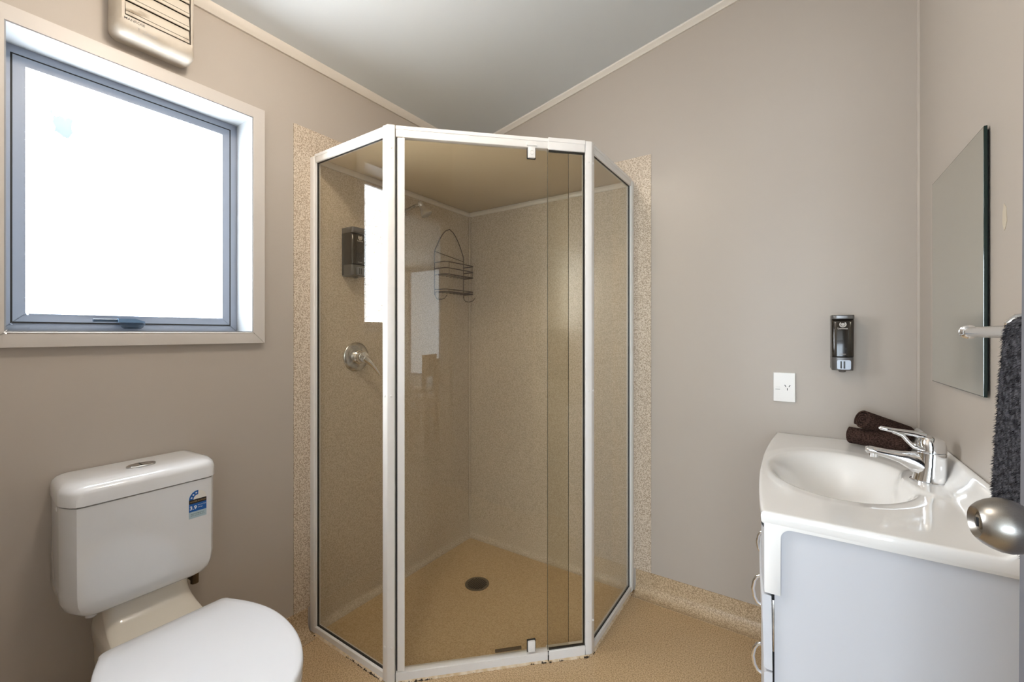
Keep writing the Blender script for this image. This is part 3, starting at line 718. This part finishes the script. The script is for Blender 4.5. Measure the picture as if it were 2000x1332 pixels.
# water rating sticker on the cistern front
sx = 0.1782
def SP(u, w, k=0.0): return (sx + k, -1.4435 + u * 1.15, 0.6485 + w * 1.15)       # u right, w up (m)
sw, st = 0.037, 0.045
m = MB(); m.prism([SP(u, w) for u, w in [(0, 0), (sw, 0), (sw, st)] + [(sw / 2 + sw / 2 * math.cos(a), st + 0.021 * math.sin(a)) for a in [PI * i / 14 for i in range(1, 14)]] + [(0, st)]], (0.0003, 0, 0))
stk = m.build('rating_sticker', mat('clear sticker film', sr(222, 219, 212), 0.3), to, label='blue and black water rating sticker')
def patch(name, pts, mt, k=0.0004):
    mm_ = MB(); mm_.prism([SP(u, w, 0.0003) for u, w in pts], (k, 0, 0)); return mm_.build(name, mt, stk)
patch('pale_band', [(0, 0), (sw, 0), (sw, 0.016), (0, 0.016)], 'sticker_pale')
patch('blue_band', [(0, 0.016), (sw, 0.016), (sw, 0.0355), (0, 0.0355)], 'sticker_blue')
patch('black_band', [(0, 0.0355), (sw, 0.0355), (sw, 0.0455), (0, 0.0455)], 'sticker_black')
ar = [(sw / 2 + sw / 2 * math.cos(a), 0.0455 + 0.021 * math.sin(a)) for a in [PI * (1 - 0.52 * i / 12) for i in range(13)]]
ar += [(sw / 2 + sw / 4 * math.cos(a), 0.0455 + 0.0105 * math.sin(a)) for a in [PI * (0.48 + 0.52 * i / 12) for i in range(13)]]
patch('star_arc', ar, 'sticker_blue')
for a in (0.90, 0.74, 0.58):
    c0 = (sw / 2 + 0.375 * sw * math.cos(PI * a), 0.0455 + 0.0158 * math.sin(PI * a))
    patch('star', [(c0[0] + (0.0026 if i % 2 == 0 else 0.0012) * math.sin(2 * PI * i / 10), c0[1] + (0.0026 if i % 2 == 0 else 0.0012) * math.cos(2 * PI * i / 10)) for i in range(10)], 'sticker_white', 0.0007)
text('lettering', '3.9', 0.0125, 'sticker_white', stk, lambda x, y: SP(0.0012 + x, 0.0215 + y, 0.0009), bold=0.0003)
text('lettering', 'litres per flush', 0.0033, 'sticker_white', stk, lambda x, y: SP(0.0185 + x * .9, 0.0290 + y, 0.0009))
text('lettering', 'average', 0.0033, 'sticker_white', stk, lambda x, y: SP(0.0185 + x, 0.0235 + y, 0.0009))
text('lettering', 'WATER RATING', 0.0045, 'sticker_gold', stk, lambda x, y: SP(0.0022 + x, 0.0388 + y, 0.0009))
text('lettering', 'waterrating.gov.au', 0.0038, 'sticker_black', stk, lambda x, y: SP(0.0035 + x, 0.0095 + y, 0.0009))
text('lettering', 'When tested to standard', 0.0028, 'sticker_black', stk, lambda x, y: SP(0.0035 + x, 0.0055 + y, 0.0009))

# ------------------------------------------------------------------ vanity
VE, VB = -0.872, -0.004                 # near end and back end
ZT = 0.790
def xf(y, lift=0.0):                     # bow front
    return 1.535 - 0.009 * (y - VE) / (VB - VE) - lift - 0.024 * max(0.0, 1 - ((y + 0.45) / 0.437) ** 2)
vt = thing('washbasin', 'white moulded one piece basin top with oval bowl and raised back lip', 'washbasin', (1.72, -0.45, 0.75))
def htop(x, y):
    z = ZT
    # oval bowl
    dx, dy = (x - 1.684) / 0.168, (y + 0.458) / 0.243
    q = math.sqrt(dx * dx + dy * dy)
    s = min(1.0, max(0.0, (1.0 - q) / 0.52)); s = s * s * (3 - 2 * s)
    z -= 0.118 * s
    # soft shoulder round the bowl
    if 1.0 <= q < 1.14: z -= 0.0022 * (1 - (q - 1.0) / 0.14)
    elif q < 1.0: z -= 0.0022
    # tap platform that bites into the right side of the bowl
    px_, py_ = (x - 1.895) / 0.082, (y + 0.445) / 0.130
    p = math.sqrt(px_ * px_ + py_ * py_)
    f = min(1.0, max(0.0, (1.12 - p) / 0.22)); f = f * f * (3 - 2 * f)
    z = z + (ZT + 0.003 - z) * f
    # back lip with a coved foot
    d = 1.924 - x
    if d < 0.045:
        u = (0.045 - d) / 0.037
        u = min(1.0, max(0.0, u)); z = max(z, ZT + 0.066 * u ** 2.2)
    return z
m = MB(); NY, NX = 150, 84
edge = [(0.0, -0.050), (-0.004, -0.040), (-0.0045, -0.018), (-0.003, -0.008), (0.0015, -0.0022), (0.006, 0.0)]   # (inset, dz) round-over
grid = []
for j in range(NY + 1):
    y = VE + (VB - VE) * j / NY; x0 = xf(y, 0.004); x1 = 1.924; row = []
    for i in range(NX + 1):
        f = i / NX; x = x0 + 0.006 + (x1 - x0 - 0.006) * f; row.append(m.v((x, y, htop(x, y))))
    grid.append(row)
for j in range(NY):
    for i in range(NX): m.face([grid[j][i], grid[j][i + 1], grid[j + 1][i + 1], grid[j + 1][i]])
prev = [grid[j][0] for j in range(NY + 1)]           # rounded bow front down to the apron foot
for ins, dz in ((0.002, -0.0010), (0.0, -0.004), (-0.001, -0.010), (0.0, -0.030), (0.004, -0.036), (0.03, -0.036)):
    cur = []
    for j in range(NY + 1):
        y = VE + (VB - VE) * j / NY; cur.append(m.v((xf(y, 0.004) + ins, y, ZT + dz)))
    for j in range(NY): m.face([prev[j], prev[j + 1], cur[j + 1], cur[j]])
    prev = cur
prev = grid[0][:]                                    # rounded near end
for k, (ins, dz) in enumerate(((0.002, -0.0010), (0.004, -0.004), (0.005, -0.010), (0.005, -0.022), (0.003, -0.026), (-0.01, -0.026))):
    cur = []
    for i in range(NX + 1):
        x = xf(VE, 0.004) + 0.006 + (1.924 - xf(VE, 0.004) - 0.006) * i / NX
        if i == 0: x -= (0.004, 0.006, 0.007, 0.006, 0.003, -0.004)[k]
        cur.append(m.v((x, VE - ins, htop(x, VE) + dz if x < 1.87 else ZT + dz + (htop(x, VE) - ZT) * (1 if k < 3 else 0))))
    for i in range(NX): m.face([prev[i], cur[i], cur[i + 1], prev[i + 1]])
    prev = cur
top = m.build('basin_top', 'marble', vt, 60)
# apron: band under the near end turning down into a leg with a rounded inner corner
m = MB(); zb, zl = 0.7605, 0.618; xl, xi = 1.5345, 1.5645
inner = arc((xi + 0.020, zb - 0.020), 0.020, PI, PI / 2, 12, lambda u, w: (u, w))
poly = [(xl, zl), (xi, zl)] + inner + [(1.924, zb), (1.924, ZT - 0.010), (xl, ZT - 0.010)]
m.prism([(u, VE - 0.0044, w) for u, w in poly], (0, 0.016, 0), 0.0012); m.build('end_apron', 'marble', vt)
# overflow and waste
MB().lathe([(0.0, 0.022), (0.003, 0.021), (0.0035, 0.016), (0.0015, 0.014), (0.0015, 0)], (1.688, -0.445, 0.6725), (0, 0, 1), 28).build('basin_waste', 'chrome', vt)

vc = thing('vanity_cabinet', 'white bow fronted vanity cabinet under the basin top', 'cabinet', (1.72, -0.45, 0))
m = MB(); m.box((1.553, VE + 0.004, 0.10), (1.922, VE + 0.020, 0.768)); m.build('end_panel', 'cabinet', vc)
m = MB(); m.box((1.553, VB - 0.016, 0.10), (1.922, VB, 0.752)); m.build('end_panel', 'cabinet', vc)
MB().box((1.905, VE + 0.02, 0.10), (1.922, VB - 0.016, 0.66)).box((1.56, VE + 0.02, 0.10), (1.905, VB - 0.016, 0.116)).build('carcass', 'cabinet', vc)
MB().box((1.59, VE + 0.02, 0.0), (1.90, VB - 0.016, 0.10)).build('plinth', 'cabinet', vc)
MB().box((1.552, -0.572, 0.116), (1.900, -0.556, 0.66)).build('divider', 'cabinet', vc)
MB().box((1.5465, VE + 0.012, 0.116), (1.5535, VB - 0.006, 0.615)).build('shadow_gap', 'black_rubber', vc)  # near-black sheet painted as the shade behind the fronts
m = MB(); m.box((1.547, VE + 0.007, 0.49), (1.5535, VE + 0.012, 0.60), 0.001); m.build('drawer_runner', 'dull_chrome', vc)

def front(name, y0, y1, z0, z1, handle=None, tilt_=0.0):
    mm_ = MB(); R_ = []
    k = 14
    for i in range(k + 1):
        y = y0 + (y1 - y0) * i / k; x = xf(y) + 0.0005
        e_ = 0.003 if 0 < i < k else 0.005
        R_.append([(x + e_, y, z0), (x, y, z0 + 0.004), (x - tilt_, y, z1 - 0.004), (x + e_ - tilt_, y, z1), (x + 0.0155 - tilt_ * .5, y, z1), (x + 0.0155, y, z0)])
    mm_.rings(R_); f_ = mm_.build(name, 'cabinet', vc, 30)
    if handle:
        hy, hz = handle; x = xf(hy); hm = MB()
        hm.tube([(x, hy, hz + 0.036), (x - 0.008, hy, hz + 0.032), (x - 0.0145, hy, hz + 0.020), (x - 0.018, hy, hz), (x - 0.0145, hy, hz - 0.020), (x - 0.008, hy, hz - 0.032), (x, hy, hz - 0.036)], 0.0042, 10)
        hm.build('handle', 'chrome', f_)
    return f_
front('fascia', VE - 0.004, VB, 0.618, 0.778)
for z0, z1, hz in ((0.455, 0.613, 0.539), (0.290, 0.450, 0.372), (0.110, 0.285, 0.20)):
    front('drawer', VE - 0.003, -0.566, z0, z1, (-0.72, hz), 0.004 if z0 > 0.4 else 0.0)
front('door', -0.562, -0.285, 0.11, 0.613, (-0.42, 0.53)); front('door', -0.281, VB, 0.11, 0.613, (-0.13, 0.50))

# ------------------------------------------------------------------ basin tap
tp = thing('basin_tap', 'chrome basin mixer with long spout and open loop lever', 'tap', (1.875, -0.445, 0.793))
bx, by = 1.873, -0.445
def el(x, y, z, rx, ry, n=24): return [(x + rx * math.cos(a), y + ry * math.sin(a), z) for a in [2 * PI * i / n for i in range(n)]]
MB().rings([el(bx - .004, by, 0.7925, 0.037, 0.034), el(bx - .004, by, 0.797, 0.037, 0.034), el(bx - .004, by, 0.799, 0.033, 0.030)]).build('base_ring', 'chrome', tp)
MB().rings([el(bx - .004, by, 0.798, 0.033, 0.030), el(bx - .002, by, 0.815, 0.031, 0.0285), el(bx, by, 0.84, 0.029, 0.027), el(bx + 0.001, by, 0.868, 0.028, 0.026), el(bx + 0.001, by, 0.870, 0.026, 0.024)]).build('body', 'chrome', tp)
m = MB(); R = []
for x, z, w, h in ((1.862, 0.830, 0.026, 0.058), (1.845, 0.836, 0.024, 0.050), (1.828, 0.843, 0.020, 0.036), (1.810, 0.8485, 0.0175, 0.025), (1.788, 0.8525, 0.0155, 0.0195), (1.768, 0.8560, 0.0145, 0.0175), (1.753, 0.8580, 0.0145, 0.017), (1.746, 0.8580, 0.012, 0.014), (1.743, 0.8580, 0.006, 0.007)):
    R.append([(x, by + w * 0.92 * math.cos(a), z + h * 0.6 * math.sin(a)) for a in [2 * PI * i / 18 for i in range(18)]])
m.rings(R); sp = m.build('spout', 'chrome', tp)
MB().lathe([(0, 0.0105), (0.010, 0.0105), (0.011, 0.008), (0.011, 0)], (1.760, by, 0.851), (0, 0, -1), 20).build('aerator', 'chrome', sp)
MB().rings([el(bx + .001, by, 0.8715, 0.028, 0.026), el(bx + .001, by, 0.885, 0.028, 0.026), el(bx, by, 0.897, 0.026, 0.024), el(bx - .002, by, 0.906, 0.020, 0.019), el(bx - .003, by, 0.910, 0.008, 0.008)]).build('cap', 'chrome', tp)
MB().rings([el(bx + .001, by, 0.8695, 0.026, 0.024), el(bx + .001, by, 0.872, 0.026, 0.024)]).build('joint_ring', 'dark_grey', tp)
m = MB()
m.tube([(1.862, by, 0.907), (1.842, by, 0.912), (1.815, by, 0.914), (1.790, by, 0.9165), (1.776, by, 0.919), (1.772, by, 0.9175)], [0.0095, 0.0075, 0.0065, 0.0058, 0.0055, 0.003], 12)
for s in (-1, 1):
    m.tube([(1.800, by + s * 0.003, 0.9125), (1.818, by + s * 0.008, 0.906), (1.828, by + s * 0.012, 0.892), (1.838, by + s * 0.015, 0.881), (1.858, by + s * 0.016, 0.878)], [0.005, 0.005, 0.0048, 0.0052, 0.006], 10)
m.build('lever', 'chrome', tp)

# ------------------------------------------------------------------ rolled towels on the vanity
def roll(name, label, p0, p1, r, turns, squash=1.0, th=0.008, tilt_=0.0):
    p0, p1 = Vector(p0), Vector(p1); ax_ = (p1 - p0).normalized(); up = Vector((0, 0, 1)); a_ = (up - ax_ * up.dot(ax_)).normalized(); b_ = ax_.cross(a_)
    t_ = thing(name, label, 'towel', tuple((p0 + p1) / 2 - Vector((0, 0, r * squash))), 'rolled face towels')
    n = int(turns * 28); mm_ = MB(); rnd = random.Random(hash(label) % 99)
    out = []; inn = []
    for i in range(n + 1):
        f = i / n; a = 2 * PI * turns * f; rr = 0.004 + (r - 0.004) * f
        wob = 1 + 0.02 * math.sin(3 * a + 1)
        out.append((rr * wob * math.cos(a), rr * wob * math.sin(a))); ri = max(0.001, rr - th * 0.84); inn.append((ri * wob * math.cos(a), ri * wob * math.sin(a)))
    L = (p1 - p0).length; stations = [0.0, 0.012, 0.03, 0.5, 0.97, 0.99, 1.0]; rows = []
    for s in stations:
        bulge = 1.0 - (0.05 if s in (0.0, 1.0) else 0.0)
        c = p0 + ax_ * L * s
        rows.append(([mm_.v(c + b_ * u * bulge + a_ * w * squash * bulge) for u, w in out], [mm_.v(c + b_ * u + a_ * w * squash) for u, w in inn]))
    for k in range(len(rows) - 1):
        (o0, i0), (o1, i1) = rows[k], rows[k + 1]
        for i in range(n):
            mm_.face([o0[i], o0[i + 1], o1[i + 1], o1[i]]); mm_.face([i0[i + 1], i0[i], i1[i], i1[i + 1]])
        mm_.face([o0[n], i0[n], i1[n], o1[n]]); mm_.face([i0[0], o0[0], o1[0], i1[0]])
    for (o_, i_) in (rows[0], rows[-1]):
        for i in range(n): mm_.face([o_[i], o_[i + 1], i_[i + 1], i_[i]])
    mm_.build('rolled_cloth', 'towel_brown', t_, 50)
    return t_
roll('rolled_towel', 'dark brown rolled towel lying flat on the vanity back corner, lower one', (1.740, -0.066, 0.8215), (1.882, -0.128, 0.8215), 0.0365, 3.2, 0.86)
roll('rolled_towel', 'dark brown rolled towel leaning on top of the other, spiral end showing', (1.768, -0.110, 0.884), (1.889, -0.040, 0.834), 0.0365, 3.6, 0.95)

# ------------------------------------------------------------------ mirror, socket, rail, towel
mi = thing('mirror', 'frameless rectangular mirror on the right wall over the vanity', 'mirror', (RW, -0.42, 1.03))
q = [(-0.201, 1.030, 1.606), (-0.646, 1.036, 1.602)]
xg = [RW - 0.0058, RW - 0.0098]
m = MB(); R = [[(xg[i], q[i][0], q[i][1]), (xg[i] + 0.005, q[i][0], q[i][1]), (xg[i] + 0.005, q[i][0], q[i][2]), (xg[i], q[i][0], q[i][2])] for i in (0, 1)]
m.rings(R); m.build('edge_glass', 'mirror_edge', mi)
m = MB(); V = [m.v(p) for p in ((xg[0] - 0.0006, q[0][0] - .002, q[0][1] + .002), (xg[1] - 0.0006, q[1][0] + .002, q[1][1] + .002), (xg[1] - 0.0006, q[1][0] + .002, q[1][2] - .002), (xg[0] - 0.0006, q[0][0] - .002, q[0][2] - .002))]
V2 = [m.v(v.co + Vector((0.0005, 0, 0))) for v in V]
m.face(V); m.face(V2[::-1])
for i in range(4): m.face([V[i], V[(i + 1) % 4], V2[(i + 1) % 4], V2[i]])
m.build('mirror_face', 'mirror', mi, 10)
m = MB(); m.prism([(xg[0] + 0.0052, -0.215, 1.045), (xg[1] + 0.0052, -0.638, 1.050), (RW - 0.0005, -0.638, 1.050), (RW - 0.0005, -0.215, 1.045)], (0, 0, 0.545)); m.build('backing', 'mirror_back', mi)

so = thing('power_socket', 'white single power socket with switch low on the back wall', 'socket', (1.5475, 0, 0.965))
u0, u1, z0, z1 = 1.5115, 1.5835, 0.909, 1.021
MB().rings([[(u, -d, z) for u, z in rrect(u0 + i_, u1 - i_, z0 + i_, z1 - i_, 0.003)] for d, i_ in ((0.0, 0.0), (0.007, 0.0), (0.0095, 0.002))]).build('plate', 'socket', so)
MB().rings([[(u, -d, z) for u, z in rrect(1.5185, 1.5345, 0.958, 0.966, 0.003)] for d in (0.009, 0.0125)]).build('switch', 'socket', so)
MB().box((1.519, -0.0103, 0.9555), (1.534, -0.0093, 0.9575)).build('switch_shadow_line', mat('painted switch shadow', (0.3, 0.3, 0.3), 0.6), so)  # grey strip painted as the shadow under the switch
m = MB()
for cx_, cz_, an in ((1.551, 0.9705, -0.55), (1.5645, 0.9705, 0.55), (1.5575, 0.958, 0.0)):
    dx_, dz_ = math.sin(an), math.cos(an)
    m.bar((cx_ - dx_ * 0.0042, -0.0098, cz_ - dz_ * 0.0042), (cx_ + dx_ * 0.0042, -0.0098, cz_ + dz_ * 0.0042), 0.0024, 0.0012, up=(0, -1, 0))
m.build('pin_slots', 'black_print', so)

ra = thing('towel_rail', 'chrome towel rail on the right wall beside the mirror', 'towel rail', (RW, -1.1, 1.17))
rx = 1.857
MB().tube([(rx, -0.803, 1.172), (rx, -1.34, 1.172)], 0.0095, 20).build('bar', 'chrome', ra)
MB().lathe([(0, 0.011), (0.002, 0.0125), (0.006, 0.0125), (0.008, 0.010), (0.011, 0.0125), (0.015, 0.0125), (0.017, 0.0098), (0.019, 0.0095)], (rx, -0.797, 1.172), (0, -1, 0), 24).build('end_cap', 'chrome', ra)
for y in (-1.000, -1.30):
    m = MB(); m.lathe([(0, 0.022), (0.004, 0.022), (0.007, 0.012), (0.010, 0.010)], (RW, y, 1.185), (-1, 0, 0), 24)
    m.tube([(RW - 0.004, y, 1.185), (RW - 0.045, y, 1.192), (rx + 0.006, y, 1.190), (rx, y, 1.183), (rx - 0.001, y, 1.172)], 0.0085, 12)
    m.build('bracket', 'chrome', ra)

ht = thing('hand_towel', 'charcoal shaggy towel hanging over the chrome rail', 'towel', (rx, -1.11, 0.88))
m = MB()
def tw(y0, y1, x0, x1, z): return [(x0, y0, z), (x1, y0, z), (x1, y1, z), (x0, y1, z)]
def ring_t(s):                                     # towel cross-section over the bar, s from front hem to back hem
    return s
sect = [(-0.016, 0.885), (-0.017, 0.95), (-0.016, 1.03), (-0.014, 1.11), (-0.0125, 1.165)] + [(-0.0125 * math.cos(a), 1.172 + 0.0125 * math.sin(a)) for a in [PI * i / 6 for i in range(1, 6)]] + [(0.0125, 1.165), (0.014, 1.10), (0.016, 1.0), (0.017, 0.90)]
def ylim(z): return -1.050 + 0.030 * (1.18 - z) / 0.28
R = []
nrm = []
for i, (u, z) in enumerate(sect):
    a = sect[max(0, i - 1)]; b_ = sect[min(len(sect) - 1, i + 1)]; tx, tz = b_[0] - a[0], b_[1] - a[1]; l = math.hypot(tx, tz); nx, nz = -tz / l, tx / l
    nrm.append((nx, nz)); h = 0.0085 if i not in (0, len(sect) - 1) else 0.006
    R.append([(rx + u, ylim(z), z), (rx + u + nx * h, ylim(z), z + nz * h), (rx + u + nx * h, -1.25, z + nz * h), (rx + u, -1.25, z)])
m.rings(R); tb = m.build('towel_cloth', 'towel_grey', ht)
# shag: thousands of short tufts, one piece
vs, fs = [], []; rnd = random.Random(8); off = Vector(ht.location)
for k in range(26000):
    i = rnd.randrange(len(sect) - 1); f = rnd.random()
    seglen = math.hypot(sect[i + 1][0] - sect[i][0], sect[i + 1][1] - sect[i][1])
    if rnd.random() > seglen / 0.10 + 0.1: continue
    u = sect[i][0] * (1 - f) + sect[i + 1][0] * f; z = sect[i][1] * (1 - f) + sect[i + 1][1] * f
    nx = nrm[i][0]; nz = nrm[i][1]
    edge_ = rnd.random() < 0.25
    y = ylim(z) - 0.001 if edge_ else rnd.uniform(-1.25, ylim(z))
    dirn = Vector((nx * 0.5 + rnd.uniform(-.5, .5), 0.9, -0.25 + rnd.uniform(-.4, .4))) if edge_ else Vector((nx, rnd.uniform(-.5, .5), nz - 0.3 + rnd.uniform(-.5, .3)))
    hh = rnd.uniform(0, 0.0085) if edge_ else 0.0075
    base = Vector((rx + u + nx * hh, y, z + nz * hh)); dirn.normalize(); Ln = rnd.uniform(0.0035, 0.0065)
    sd = dirn.cross(Vector((rnd.uniform(-1, 1), rnd.uniform(-1, 1), rnd.uniform(-1, 1)))).normalized() * 0.0007; s2 = dirn.cross(sd)
    tip = base + dirn * Ln + Vector((0, 0, -0.002)); b0 = len(vs)
    vs += [base + sd - off, base - sd * .5 + s2 * .9 - off, base - sd * .5 - s2 * .9 - off, tip - off]
    fs += [(b0, b0 + 1, b0 + 3), (b0 + 1, b0 + 2, b0 + 3), (b0 + 2, b0, b0 + 3)]
me = bpy.data.meshes.new('shag_pile'); me.from_pydata(vs, [], fs); me.materials.append(M['towel_grey']); me.update()
sg = bpy.data.objects.new('shag_pile', me); C.objects.link(sg); sg.parent = ht; sg['kind'] = 'stuff'

# ------------------------------------------------------------------ room door, half open beside the camera
dl = Vector((1.7905, -1.268, 0)); dh = Vector((1.903, -2.032, 0)); dd = (dl - dh).normalized(); dn = Vector((-dd.y, dd.x, 0))
if dn.x > 0: dn = -dn
m = MB(); lean = 0.0055
R = []
for z in (0.012, 1.985):
    sft = dd * 0 + dn * (lean * (1.17 - z))
    R.append([dh + sft + Z(z), dl + sft + Z(z), dl - dn * 0.035 + sft + Z(z), dh - dn * 0.035 + sft + Z(z)])
m.rings(R); d1 = struct(m.build('door_1', 'door'), 'dark grey door standing open at the right edge of the picture')
kc = dl - dd * 0.060 + Z(0.986) + dn * 0.0012
kn = MB().lathe([(0, 0.031), (0.004, 0.031), (0.008, 0.026), (0.010, 0.014), (0.020, 0.0125), (0.021, 0.016), (0.025, 0.0210), (0.030, 0.0238), (0.036, 0.0252), (0.042, 0.0248), (0.048, 0.0228), (0.0535, 0.0196), (0.057, 0.0165), (0.0585, 0.0145), (0.0575, 0.0128), (0.0545, 0.0098), (0.0542, 0.0)], kc, dn, 48)
kno = kn.build('door_knob', 'steel', d1, 30)
m = MB(); m.lathe([(0.0541, 0.0068), (0.0560, 0.0068), (0.0564, 0.0055), (0.0564, 0)], kc, dn, 24); m.build('lock_barrel', 'dull_chrome', kno)
m = MB(); m.bar(kc + dn * 0.0566 - Z(0.0042), kc + dn * 0.0566 + Z(0.0042), 0.0022, 0.0014, up=dn); m.build('keyhole', 'black_print', kno)

# ------------------------------------------------------------------ dining chairs of the next room (mirrored in the shower door)
def chair(loc, rz, label):
    t_ = thing('dining_chair', label, 'chair', loc, 'dining chairs beyond the doorway'); ca, sa = math.cos(rz), math.sin(rz); L_ = Vector(loc)
    T = lambda p: L_ + Vector((p.x * ca - p.y * sa, p.x * sa + p.y * ca, p.z))
    MB(T).box((-0.21, -0.21, 0.43), (0.21, 0.21, 0.465), 0.008).build('seat', 'wood', t_)
    for sx_ in (-1, 1):
        MB(T).box((sx_ * 0.18 - 0.02, -0.20, 0), (sx_ * 0.18 + 0.02, -0.16, 0.43)).build('leg', 'wood', t_)
        MB(T).box((sx_ * 0.18 - 0.02, 0.17, 0), (sx_ * 0.18 + 0.02, 0.21, 0.90)).build('leg', 'wood', t_)
    MB(T).box((-0.18, 0.175, 0.62), (0.18, 0.20, 0.90), 0.006).build('backrest', 'wood', t_)
for i_, (x_, y_, rz_) in enumerate(((2.45, -2.74, -0.42), (2.88, -3.34, -0.42), (3.29, -3.97, -0.42))):
    chair((x_, y_, 0), rz_, ('tan wooden dining chair mirrored in the shower glass, nearest the doorway', 'tan wooden dining chair mirrored in the shower glass, middle of the row', 'tan wooden dining chair mirrored in the shower glass, furthest into the room')[i_])
